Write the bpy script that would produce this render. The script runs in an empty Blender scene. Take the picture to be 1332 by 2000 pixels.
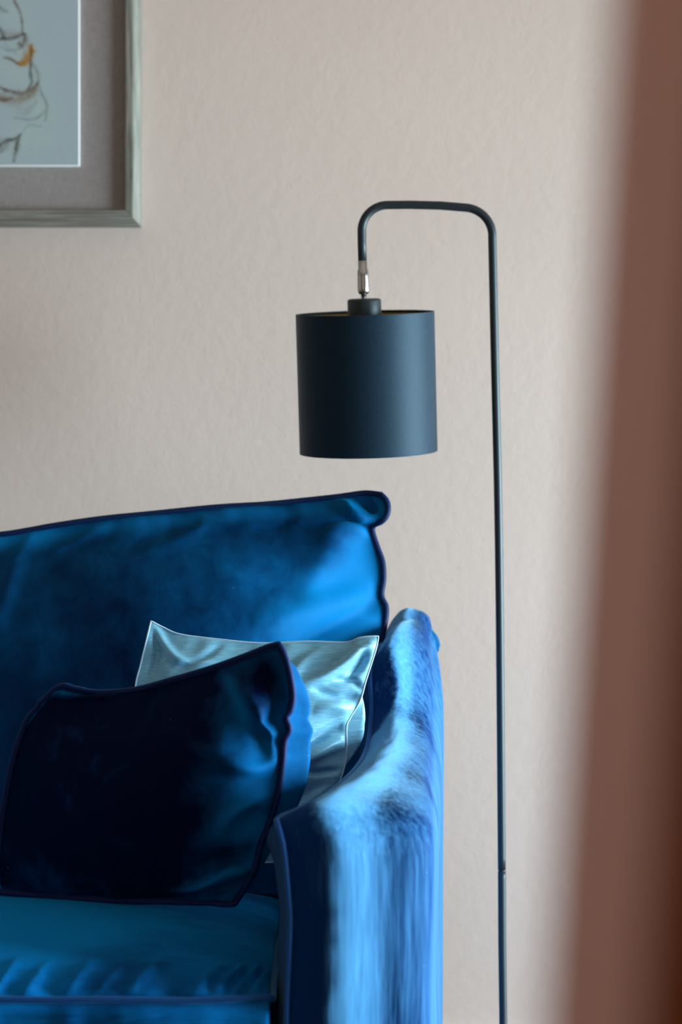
import bpy, bmesh, math, random
import numpy as np
from mathutils import Vector, Matrix

scn = bpy.context.scene
COL = scn.collection
# ------------------------------------------------------------------ camera
FPX = 4717.0                     # focal length in pixels of the 1332x2000 frame
CAMZ = 0.96
cd = bpy.data.cameras.new('camera'); cam = bpy.data.objects.new('camera', cd); COL.objects.link(cam)
cam.location = (0, 0, CAMZ); cam.rotation_euler = (math.pi/2, 0, 0)
cd.lens = FPX*36.0/2000.0; cd.sensor_width = 36; cd.clip_start = 0.05
cd.dof.use_dof = True; cd.dof.focus_distance = 3.45; cd.dof.aperture_fstop = 3.4
scn.camera = cam
# ------------------------------------------------------------------ world, light, exposure
w = bpy.data.worlds.new('world'); scn.world = w; w.use_nodes = True
bg = w.node_tree.nodes['Background']; bg.inputs[0].default_value = (0.62, 0.75, 1.0, 1); bg.inputs[1].default_value = 0.6
scn.view_settings.view_transform = 'Standard'; scn.view_settings.look = 'None'
scn.view_settings.exposure = 0.0; scn.view_settings.gamma = 1; scn.view_settings.use_curve_mapping = False

def area(name, loc, rot, sx, sy, power, color, spread=math.pi):
    l = bpy.data.lights.new(name, 'AREA'); l.shape = 'RECTANGLE'; l.size = sx; l.size_y = sy
    l.energy = power; l.color = color; l.spread = spread
    o = bpy.data.objects.new(name, l); o.location = loc; o.rotation_euler = rot; COL.objects.link(o); return o
# daylight through the side window (right wall) and an added warm fill lamp behind the camera
area('side_window_light', (3.02, 2.95, 0.85), (0, math.radians(90), 0), 1.3, 2.2, 146, (0.77, 0.92, 1.0), math.radians(108))
area('rear_fill_light', (0.2, -1.95, 1.5), (math.radians(90), 0, 0), 1.6, 1.4, 13, (1.0, 0.84, 0.71))

# ------------------------------------------------------------------ helpers
def P(px, py, Y):
    return np.array([(px-666.0)/FPX*Y, Y, CAMZ-(py-1000.0)/FPX*Y])

def new_obj(name, me, m, parent=None):
    o = bpy.data.objects.new(name, me); COL.objects.link(o)
    if m is not None: me.materials.append(m)
    if parent is not None: o.parent = parent
    return o
def mesh_obj(name, verts, faces, m, parent=None, smooth=True):
    me = bpy.data.meshes.new(name)
    if parent is not None:
        off = np.array(parent_world(parent)); verts = np.asarray(verts, float) - off
    me.from_pydata([tuple(map(float, v)) for v in verts], [], faces); me.update()
    bm = bmesh.new(); bm.from_mesh(me); bmesh.ops.recalc_face_normals(bm, faces=bm.faces); bm.to_mesh(me); bm.free()
    if smooth: me.polygons.foreach_set('use_smooth', [True]*len(me.polygons))
    return new_obj(name, me, m, parent)
def parent_world(p):
    v = Vector((0, 0, 0))
    while p is not None:
        v += p.location; p = p.parent
    return v
def tag(o, label=None, cat=None, group=None, kind=None):
    if label: o['label'] = label
    if cat: o['category'] = cat
    if group: o['group'] = group
    if kind: o['kind'] = kind
    return o
def empty(name, loc, label, cat):
    o = bpy.data.objects.new(name, None); o.location = loc; o.empty_display_size = 0.05
    COL.objects.link(o); return tag(o, label, cat)
def box_vf(x0, x1, y0, y1, z0, z1):
    v = [(x, y, z) for x in (x0, x1) for y in (y0, y1) for z in (z0, z1)]
    f = [(0,1,3,2),(4,6,7,5),(0,4,5,1),(2,3,7,6),(0,2,6,4),(1,5,7,3)]
    return v, f
def box(name, b, m, parent=None, bevel=0.0, seg=3):
    v, f = box_vf(*b)
    o = mesh_obj(name, v, f, m, parent, smooth=False)
    if bevel > 0:
        md = o.modifiers.new('bevel', 'BEVEL'); md.width = bevel; md.segments = seg
        o.data.polygons.foreach_set('use_smooth', [True]*len(o.data.polygons))
    return o
def catmull(pts, n, closed=False):
    pts = np.asarray(pts, float)
    if closed: q = np.vstack([pts[-1], pts, pts[0], pts[1]])
    else: q = np.vstack([2*pts[0]-pts[1], pts, 2*pts[-1]-pts[-2]])
    out = []; K = len(q)-3; per = 24
    for i in range(K):
        p0, p1, p2, p3 = q[i:i+4]
        for t in np.arange(per)/per:
            out.append(0.5*((2*p1)+(-p0+p2)*t+(2*p0-5*p1+4*p2-p3)*t*t+(-p0+3*p1-3*p2+p3)*t**3))
    if not closed: out.append(q[-2])
    else: out.append(out[0])
    out = np.array(out)
    d = np.r_[0, np.cumsum(np.linalg.norm(np.diff(out[:, :3], axis=0), axis=1))]
    s = np.linspace(0, d[-1], n+1)[:-1] if closed else np.linspace(0, d[-1], n)
    return np.stack([np.interp(s, d, out[:, k]) for k in range(out.shape[1])], 1)
def tube_vf(path, r, seg=12, closed=False, base=0):
    path = np.asarray(path, float); n = len(path)
    r = np.full(n, r) if np.isscalar(r) else np.asarray(r)
    if closed: T = np.roll(path, -1, 0)-np.roll(path, 1, 0)
    else: T = np.gradient(path, axis=0)
    T /= np.linalg.norm(T, axis=1)[:, None]+1e-12
    up = np.array([0, 1, 0.03]); V = []; F = []
    N = np.cross(T[0], up); N /= np.linalg.norm(N)
    for i in range(n):
        N = N-T[i]*np.dot(N, T[i]); N /= np.linalg.norm(N)+1e-12
        B = np.cross(T[i], N)
        for k in range(seg):
            a = 2*math.pi*k/seg
            V.append(path[i]+r[i]*(math.cos(a)*N+math.sin(a)*B))
    m = n if closed else n-1
    for i in range(m):
        j = (i+1) % n
        for k in range(seg):
            l = (k+1) % seg
            F.append((base+i*seg+k, base+i*seg+l, base+j*seg+l, base+j*seg+k))
    if not closed:
        F.append(tuple(base+k for k in range(seg))); F.append(tuple(base+(n-1)*seg+k for k in range(seg)))
    return V, F
def tube(name, path, r, m, parent=None, seg=12, closed=False):
    V, F = tube_vf(path, r, seg, closed); return mesh_obj(name, V, F, m, parent)
def lathe_vf(prof, org, axis, seg=64, close=False):
    """prof: list of (radius, height along axis)"""
    axis = np.array(axis, float); axis /= np.linalg.norm(axis)
    a = np.cross(axis, [0, 1, 0]); a /= np.linalg.norm(a); b = np.cross(axis, a)
    V = []; F = []
    for (r, h) in prof:
        for k in range(seg):
            t = 2*math.pi*k/seg
            V.append(np.array(org)+axis*h+r*(math.cos(t)*a+math.sin(t)*b))
    n = len(prof)
    for i in range(n if close else n-1):
        for k in range(seg):
            l = (k+1) % seg; j = (i+1) % n
            F.append((i*seg+k, i*seg+l, j*seg+l, j*seg+k))
    if not close:
        F.append(tuple(range(seg))); F.append(tuple((n-1)*seg+k for k in range(seg)))
    return V, F
def lathe(name, prof, org, axis, m, parent=None, seg=64, close=False):
    V, F = lathe_vf(prof, org, axis, seg, close); return mesh_obj(name, V, F, m, parent)

rng = np.random.RandomState(7)
def vnoise(u, v, seed=0):
    r = np.random.RandomState(seed).rand(64, 64)
    u = np.asarray(u, float); v = np.asarray(v, float)
    i = np.floor(u).astype(int); j = np.floor(v).astype(int); f = u-i; g = v-j
    f = f*f*(3-2*f); g = g*g*(3-2*g)
    a = r[i % 64, j % 64]; b = r[(i+1) % 64, j % 64]; c = r[i % 64, (j+1) % 64]; d = r[(i+1) % 64, (j+1) % 64]
    return (a*(1-f)+b*f)*(1-g)+(c*(1-f)+d*f)*g*1.0-0.5
def fbm(u, v, seed=0, octv=3):
    s = 0; a = 1
    for k in range(octv):
        s = s+a*vnoise(u*2**k, v*2**k, seed+k); a *= 0.5
    return s

# ------------------------------------------------------------------ materials
def mat(name):
    m = bpy.data.materials.new(name); m.use_nodes = True
    nt = m.node_tree; return m, nt, nt.nodes['Principled BSDF']
def nd(nt, typ, **kw):
    n = nt.nodes.new(typ)
    for k, v in kw.items():
        if k.startswith('i_'):
            key = k[2:]; key = int(key) if key.isdigit() else key.replace('_', ' ')
            n.inputs[key].default_value = v
        else: setattr(n, k, v)
    return n
def ramp(nt, fac, stops):
    r = nt.nodes.new('ShaderNodeValToRGB'); e = r.color_ramp.elements
    while len(e) < len(stops): e.new(0.5)
    for el, (p, c) in zip(e, stops): el.position = p; el.color = (*c, 1) if len(c) == 3 else c
    nt.links.new(fac, r.inputs[0]); return r
def coords(nt, scale, rot=(0, 0, 0), kind='Object'):
    tc = nt.nodes.new('ShaderNodeTexCoord'); mp = nt.nodes.new('ShaderNodeMapping')
    mp.inputs['Scale'].default_value = scale; mp.inputs['Rotation'].default_value = rot
    nt.links.new(tc.outputs[kind], mp.inputs[0]); return mp.outputs[0]
def noise(nt, vec, scale, detail=3, rough=0.55, dist=0.0):
    n = nd(nt, 'ShaderNodeTexNoise'); n.inputs['Scale'].default_value = scale; n.inputs['Detail'].default_value = detail
    n.inputs['Roughness'].default_value = rough; n.inputs['Distortion'].default_value = dist
    nt.links.new(vec, n.inputs['Vector']); return n
def bump(nt, h, strength, dist, normal=None):
    b = nd(nt, 'ShaderNodeBump'); b.inputs['Strength'].default_value = strength; b.inputs['Distance'].default_value = dist
    nt.links.new(h, b.inputs['Height'])
    if normal is not None: nt.links.new(normal, b.inputs['Normal'])
    return b
def mathn(nt, op, a, b=None, clamp=False):
    n = nd(nt, 'ShaderNodeMath', operation=op); n.use_clamp = clamp
    for i, x in enumerate((a, b)):
        if x is None: continue
        if isinstance(x, (int, float)): n.inputs[i].default_value = x
        else: nt.links.new(x, n.inputs[i])
    return n.outputs[0]

def velvet(name, dark, light, tint, streak=(1, 1, 1), patch=5.0, tilt=0.5, sheen=1.0, bias=0.5, tdir=(1.0, -0.2, 0.25), patchscale=(1, 1, 1), attr=0.0, mixw=(0.68, 0.32), soft=0.16):
    """pile fabric: combed pile leans the shading normal in patches; mesh mask paints light and shade"""
    m, nt, b = mat(name); L = nt.links
    v1 = coords(nt, patchscale); v2 = coords(nt, streak)
    n1 = noise(nt, v1, patch, 3, 0.5, 0.3); n2 = noise(nt, v2, 30, 5, 0.65, 0.4)
    s = mathn(nt, 'ADD', mathn(nt, 'MULTIPLY', n1.outputs[0], mixw[0]), mathn(nt, 'MULTIPLY', n2.outputs[0], mixw[1]))
    if attr > 0:
        at = nd(nt, 'ShaderNodeAttribute'); at.attribute_name = 'nap_light'
        s = mathn(nt, 'ADD', s, mathn(nt, 'MULTIPLY', at.outputs['Fac'], attr))  # mesh mask adds painted light and shade to the pile noise
    nap_and_light = ramp(nt, s, [(bias-soft, (0, 0, 0)), (bias+soft, (1, 1, 1))])
    mx = nd(nt, 'ShaderNodeMix', data_type='RGBA'); L.new(nap_and_light.outputs[0], mx.inputs[0])
    mx.inputs[6].default_value = (*dark, 1); mx.inputs[7].default_value = (*light, 1)
    # sparse lint
    vo = nd(nt, 'ShaderNodeTexVoronoi'); vo.inputs['Scale'].default_value = 60; L.new(coords(nt, (1, 1, 1)), vo.inputs['Vector'])
    lint = mathn(nt, 'LESS_THAN', vo.outputs['Distance'], 0.028)
    wn = mathn(nt, 'MULTIPLY', lint, mathn(nt, 'GREATER_THAN', noise(nt, coords(nt, (1, 1, 1)), 9, 1).outputs[0], 0.60))
    mx2 = nd(nt, 'ShaderNodeMix', data_type='RGBA'); L.new(wn, mx2.inputs[0]); L.new(mx.outputs[2], mx2.inputs[6])
    mx2.inputs[7].default_value = (0.35, 0.45, 0.55, 1)
    L.new(mx2.outputs[2], b.inputs['Base Color'])
    g = nd(nt, 'ShaderNodeNewGeometry')
    k = mathn(nt, 'MULTIPLY', mathn(nt, 'SUBTRACT', nap_and_light.outputs[0], 0.45), 2*tilt)
    sc = nd(nt, 'ShaderNodeVectorMath', operation='SCALE'); sc.inputs[0].default_value = tdir; L.new(k, sc.inputs['Scale'])
    ad = nd(nt, 'ShaderNodeVectorMath', operation='ADD'); L.new(g.outputs['Normal'], ad.inputs[0]); L.new(sc.outputs[0], ad.inputs[1])
    no = nd(nt, 'ShaderNodeVectorMath', operation='NORMALIZE'); L.new(ad.outputs[0], no.inputs[0])
    fine = noise(nt, coords(nt, (1, 1, 1)), 900, 2)
    bp = bump(nt, fine.outputs[0], 0.25, 0.0008, no.outputs[0])
    L.new(bp.outputs[0], b.inputs['Normal'])
    b.inputs['Roughness'].default_value = 0.62; b.inputs['Specular IOR Level'].default_value = 0.04
    L.new(mathn(nt, 'MULTIPLY', mathn(nt, 'ADD', mathn(nt, 'MULTIPLY', nap_and_light.outputs[0], 0.85), 0.12), sheen), b.inputs['Sheen Weight']); b.inputs['Sheen Roughness'].default_value = 0.42
    b.inputs['Sheen Tint'].default_value = (*tint, 1)
    return m

M = {}
M['velvet'] = velvet('blue_velvet', (0.0003, 0.009, 0.065), (0.0005, 0.13, 0.35), (0.0, 0.52, 0.88), tilt=0.40, patch=4, streak=(.8, .8, .5), attr=0.5, mixw=(0.55, 0.25), bias=0.44, soft=0.26, sheen=0.8)
M['velvet_arm'] = velvet('brushed_lit_velvet', (0.0006, 0.030, 0.15), (0.075, 0.32, 0.64), (0.30, 0.70, 1.0), streak=(5, 5, 0.22), patch=7.0, tilt=0.42, bias=0.5, patchscale=(1.8, 1.8, 0.35), attr=0.42, mixw=(0.45, 0.45), soft=0.24)  # pale tone also carries light painted into the arm
M['velvet_seat'] = velvet('seat_blue_velvet', (0.0003, 0.014, 0.10), (0.001, 0.24, 0.72), (0.02, 0.55, 1.0), streak=(0.35, 1.5, 1.5), patch=5, tilt=0.3, attr=0.5, bias=0.50, soft=0.24)
M['navy'] = velvet('navy_velvet', (0.0001, 0.0025, 0.030), (0.0005, 0.15, 0.44), (0.0, 0.52, 1.0), tilt=0.45, patch=5, sheen=0.7, attr=0.5, mixw=(0.55, 0.25), bias=0.49, soft=0.24)
def plain_velvet(name, c, tint, sh):
    m, nt, b = mat(name); b.inputs['Base Color'].default_value = (*c, 1); b.inputs['Roughness'].default_value = 0.6
    b.inputs['Specular IOR Level'].default_value = 0.2
    b.inputs['Sheen Weight'].default_value = sh; b.inputs['Sheen Tint'].default_value = (*tint, 1); b.inputs['Sheen Roughness'].default_value = 0.35
    bp = bump(nt, noise(nt, coords(nt, (1, 1, 1)), 500, 2).outputs[0], 0.3, 0.0008); nt.links.new(bp.outputs[0], b.inputs['Normal'])
    return m
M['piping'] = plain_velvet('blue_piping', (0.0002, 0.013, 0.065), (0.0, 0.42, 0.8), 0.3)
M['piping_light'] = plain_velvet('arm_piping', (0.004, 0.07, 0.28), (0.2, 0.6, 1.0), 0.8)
M['piping_navy'] = plain_velvet('navy_piping', (0.0002, 0.012, 0.085), (0.0, 0.36, 0.8), 0.5)

def silk():
    m, nt, b = mat('pale_blue_satin'); L = nt.links
    v = coords(nt, (1, 1, 1), (0, math.radians(52), 0))
    ww = nd(nt, 'ShaderNodeTexNoise'); mp = coords(nt, (14, 40, 230), (0, math.radians(56), 0)); L.new(mp, ww.inputs['Vector'])
    ww.inputs['Scale'].default_value = 4; ww.inputs['Detail'].default_value = 3
    r = ramp(nt, ww.outputs[0], [(0.3, (0.09, 0.33, 0.50)), (0.7, (0.20, 0.52, 0.70))])
    L.new(r.outputs[0], b.inputs['Base Color'])
    # woven line pattern: crossing families of fine raised lines
    def lines(rot, s):
        br = nd(nt, 'ShaderNodeTexWave', wave_type='BANDS', bands_direction='X'); br.inputs['Scale'].default_value = s
        br.inputs['Distortion'].default_value = 0.4
        L.new(coords(nt, (1, 0.0, 1), (0, rot, 0)), br.inputs['Vector'])
        return mathn(nt, 'GREATER_THAN', br.outputs['Fac'], 0.985)
    pat = mathn(nt, 'MAXIMUM', lines(math.radians(35), 7.0), mathn(nt, 'MAXIMUM', lines(math.radians(-25), 6.0), lines(math.radians(80), 6.5)))
    h = mathn(nt, 'ADD', mathn(nt, 'MULTIPLY', ww.outputs[0], 0.5), mathn(nt, 'MULTIPLY', pat, 0.35))
    bp = bump(nt, h, 0.6, 0.0012); L.new(bp.outputs[0], b.inputs['Normal'])
    b.inputs['Roughness'].default_value = 0.45; b.inputs['Specular IOR Level'].default_value = 0.7
    b.inputs['Specular Tint'].default_value = (0.75, 0.95, 1, 1)
    b.inputs['Sheen Weight'].default_value = 0.5; b.inputs['Sheen Tint'].default_value = (0.5, 0.8, 0.9, 1)
    b.inputs['Metallic'].default_value = 0.12
    return m
M['silk'] = silk()
M['silk_edge'] = plain_velvet('pale_blue_edge', (0.42, 0.62, 0.75), (0.6, 0.85, 1.0), 0.6)

def metal_black():
    m, nt, b = mat('matt_black_metal'); b.inputs['Base Color'].default_value = (0.010, 0.016, 0.021, 1)
    b.inputs['Roughness'].default_value = 0.45; b.inputs['Specular IOR Level'].default_value = 0.5
    b.inputs['Specular Tint'].default_value = (0.75, 0.95, 1, 1)
    bp = bump(nt, noise(nt, coords(nt, (1, 1, 1)), 1200, 2).outputs[0], 0.12, 0.0004); nt.links.new(bp.outputs[0], b.inputs['Normal'])
    return m
M['black'] = metal_black()
def simple(name, c, rough=0.5, metal=0.0, spec=0.5):
    m, nt, b = mat(name); b.inputs['Base Color'].default_value = (*c, 1); b.inputs['Roughness'].default_value = rough
    b.inputs['Metallic'].default_value = metal; b.inputs['Specular IOR Level'].default_value = spec
    n = noise(nt, coords(nt, (1, 1, 1)), 80, 3)
    rr = nd(nt, 'ShaderNodeMapRange'); rr.inputs[3].default_value = max(0.02, rough-0.04); rr.inputs[4].default_value = rough+0.04
    nt.links.new(n.outputs[0], rr.inputs[0]); nt.links.new(rr.outputs[0], b.inputs['Roughness'])
    return m
M['chrome'] = simple('brushed_steel', (0.42, 0.42, 0.42), 0.28, 1.0)
M['gold'] = simple('gold_foil', (0.75, 0.50, 0.14), 0.3, 1.0)
M['white_glass'] = simple('opal_bulb', (0.8, 0.8, 0.78), 0.3)
def shade_mat():
    m, nt, b = mat('dark_satin_cloth'); L = nt.links
    fi = noise(nt, coords(nt, (260, 260, 40)), 4, 2); fj = noise(nt, coords(nt, (30, 30, 300)), 5, 2)
    s = mathn(nt, 'ADD', fi.outputs[0], fj.outputs[0])
    r = ramp(nt, mathn(nt, 'MULTIPLY', s, 0.5), [(0.35, (0.0035, 0.012, 0.023)), (0.65, (0.007, 0.022, 0.038))]); L.new(r.outputs[0], b.inputs['Base Color'])
    bp = bump(nt, s, 0.25, 0.0005); L.new(bp.outputs[0], b.inputs['Normal'])
    b.inputs['Roughness'].default_value = 0.55; b.inputs['Specular IOR Level'].default_value = 0.26
    b.inputs['Specular Tint'].default_value = (0.5, 0.8, 1, 1)
    b.inputs['Sheen Weight'].default_value = 0.06; b.inputs['Sheen Tint'].default_value = (0.5, 0.8, 1, 1); b.inputs['Sheen Roughness'].default_value = 0.4
    return m
M['shade'] = shade_mat()

def wall_mat():
    m, nt, b = mat('plaster_paint'); L = nt.links
    big = noise(nt, coords(nt, (1, 1, 1)), 1.6, 2)
    r = ramp(nt, big.outputs[0], [(0.3, (0.60, 0.51, 0.455)), (0.7, (0.635, 0.54, 0.485))]); 
    n2 = noise(nt, coords(nt, (1, 1, 1)), 230, 3, 0.6); n3 = noise(nt, coords(nt, (1, 1, 1)), 45, 2)
    vo = nd(nt, 'ShaderNodeTexVoronoi'); vo.inputs['Scale'].default_value = 7; L.new(coords(nt, (1, 1, 1)), vo.inputs['Vector'])
    spot = mathn(nt, 'LESS_THAN', vo.outputs['Distance'], 0.03)
    mx = nd(nt, 'ShaderNodeMix', data_type='RGBA'); L.new(mathn(nt, 'MULTIPLY', spot, 0.18), mx.inputs[0]); L.new(r.outputs[0], mx.inputs[6])
    mx.inputs[7].default_value = (0.40, 0.34, 0.30, 1); L.new(mx.outputs[2], b.inputs['Base Color'])
    h = mathn(nt, 'ADD', n2.outputs[0], mathn(nt, 'MULTIPLY', n3.outputs[0], 1.5))
    bp = bump(nt, h, 0.16, 0.002); L.new(bp.outputs[0], b.inputs['Normal']); b.inputs['Roughness'].default_value = 0.7
    b.inputs['Specular IOR Level'].default_value = 0.25
    return m
M['wall'] = wall_mat()
M['ceiling'] = simple('white_paint', (0.62, 0.50, 0.40), 0.8)
M['trim'] = simple('trim_paint', (0.75, 0.73, 0.70), 0.4)
def wood(name, c0, c1, sc=(3, 60, 60), rough=0.6):
    m, nt, b = mat(name)
    n = noise(nt, coords(nt, sc), 3.0, 4, 0.6, 0.3)
    r = ramp(nt, n.outputs[0], [(0.34, c0), (0.66, c1)]); nt.links.new(r.outputs[0], b.inputs['Base Color'])
    bp = bump(nt, n.outputs[0], 0.4, 0.0012); nt.links.new(bp.outputs[0], b.inputs['Normal']); b.inputs['Roughness'].default_value = rough
    return m
M['floor'] = wood('oak_floor', (0.20, 0.12, 0.07), (0.34, 0.22, 0.13), (2, 25, 25), 0.45)
M['frame'] = wood('weathered_grey_wood', (0.10, 0.105, 0.088), (0.27, 0.275, 0.235), (4, 90, 90))
M['leg'] = wood('dark_leg_wood', (0.05, 0.03, 0.02), (0.10, 0.06, 0.04), (20, 20, 3))
def linen():
    m, nt, b = mat('grey_linen')
    a = noise(nt, coords(nt, (260, 1, 14)), 3, 3); c = noise(nt, coords(nt, (14, 1, 260)), 3, 3)
    s = mathn(nt, 'MULTIPLY', mathn(nt, 'ADD', a.outputs[0], c.outputs[0]), 0.5)
    r = ramp(nt, s, [(0.3, (0.20, 0.185, 0.18)), (0.7, (0.36, 0.33, 0.32))]); nt.links.new(r.outputs[0], b.inputs['Base Color'])
    bp = bump(nt, s, 0.4, 0.0008); nt.links.new(bp.outputs[0], b.inputs['Normal']); b.inputs['Roughness'].default_value = 0.9
    return m
M['linen'] = linen()
M['board'] = simple('white_board', (0.8, 0.82, 0.8), 0.6)
def curtain_mat():
    m, nt, b = mat('rust_curtain_cloth'); L = nt.links
    n = noise(nt, coords(nt, (80, 80, 3)), 4, 3)
    r = ramp(nt, n.outputs[0], [(0.3, (0.20, 0.05, 0.015)), (0.7, (0.25, 0.065, 0.02))]); L.new(r.outputs[0], b.inputs['Base Color'])
    b.inputs['Roughness'].default_value = 0.85; b.inputs['Specular IOR Level'].default_value = 0.1
    tr = nd(nt, 'ShaderNodeBsdfTranslucent'); tr.inputs[0].default_value = (0.25, 0.05, 0.015, 1)
    mx = nd(nt, 'ShaderNodeMixShader'); mx.inputs[0].default_value = 0.25
    out = [x for x in nt.nodes if x.type == 'OUTPUT_MATERIAL'][0]
    L.new(b.outputs[0], mx.inputs[1]); L.new(tr.outputs[0], mx.inputs[2]); L.new(mx.outputs[0], out.inputs[0])
    return m
M['curtain'] = curtain_mat()
def sheer_mat():
    m, nt, b = mat('brown_sheer_cloth'); L = nt.links
    n = noise(nt, coords(nt, (200, 200, 5)), 4, 2)
    r = ramp(nt, n.outputs[0], [(0.3, (0.74, 0.43, 0.35)), (0.7, (0.80, 0.48, 0.39))]); L.new(r.outputs[0], b.inputs['Base Color'])
    b.inputs['Roughness'].default_value = 0.9; b.inputs['Specular IOR Level'].default_value = 0.1
    b.inputs['Alpha'].default_value = 0.84
    return m
M['sheer'] = sheer_mat()

# ------------------------------------------------------------------ room
WY = 4.25
XR, XL, YB, ZC = 3.00, -4.6, -2.0, 2.75
def struct(name, b, m, bevel=0):
    o = box(name, b, m, None, bevel); o['kind'] = 'structure'; return o
struct('floor', (XL-.1, XR+.1, YB-.1, WY+.1, -0.1, 0.0), M['floor'])
struct('ceiling', (XL-.1, XR+.1, YB-.1, WY+.1, ZC, ZC+.1), M['ceiling'])
struct('wall_back', (XL-.1, XR+.1, WY, WY+.1, 0, ZC), M['wall'])
struct('wall_left', (XL-.1, XL, YB, WY, 0, ZC), M['wall'])
def holed_wall(name, axis_x, x0, x1, a0, a1, h0, h1, m):
    """wall slab with one window opening, as one mesh"""
    V = []; F = []
    def add(b):
        v, f = box_vf(*b); n = len(V); V.extend(v); F.extend([tuple(i+n for i in q) for q in f])
    if axis_x:
        add((x0, x1, YB, a0, 0, ZC)); add((x0, x1, a1, WY, 0, ZC)); add((x0, x1, a0, a1, 0, h0)); add((x0, x1, a0, a1, h1, ZC))
    else:
        add((XL, a0, x0, x1, 0, ZC)); add((a1, XR, x0, x1, 0, ZC)); add((a0, a1, x0, x1, 0, h0)); add((a0, a1, x0, x1, h1, ZC))
    o = mesh_obj(name, V, F, m, None, False); o['kind'] = 'structure'; return o
holed_wall('wall_right', True, XR, XR+.12, 1.8, 4.1, 0.15, 1.55, M['wall'])
holed_wall('wall_rear', False, YB-.12, YB, -0.65, 1.05, 0.8, 2.2, M['wall'])
def window_frame(name, axis_x, p, a0, a1, h0, h1):
    V = []; F = []
    def add(b):
        v, f = box_vf(*b); n = len(V); V.extend(v); F.extend([tuple(i+n for i in q) for q in f])
    t = .06; mid = (a0+a1)/2
    for (u0, u1, z0, z1) in ((a0, a0+t, h0, h1), (a1-t, a1, h0, h1), (a0+t, a1-t, h0, h0+t), (a0+t, a1-t, h1-t, h1), (mid-t/2, mid+t/2, h0+t, h1-t)):
        add((p, p+.05, u0, u1, z0, z1) if axis_x else (u0, u1, p, p+.05, z0, z1))
    o = mesh_obj(name, V, F, M['trim'], None, False); o['kind'] = 'structure'
window_frame('window_1', True, XR+.06, 1.8, 4.1, 0.15, 1.55)
window_frame('fill_window', False, YB-.11, -0.65, 1.05, 0.8, 2.2)  # unseen window added around the rear fill lamp
struct('baseboard_back', (XL, XR, WY-.014, WY, 0, .05), M['trim'], .003)

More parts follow.
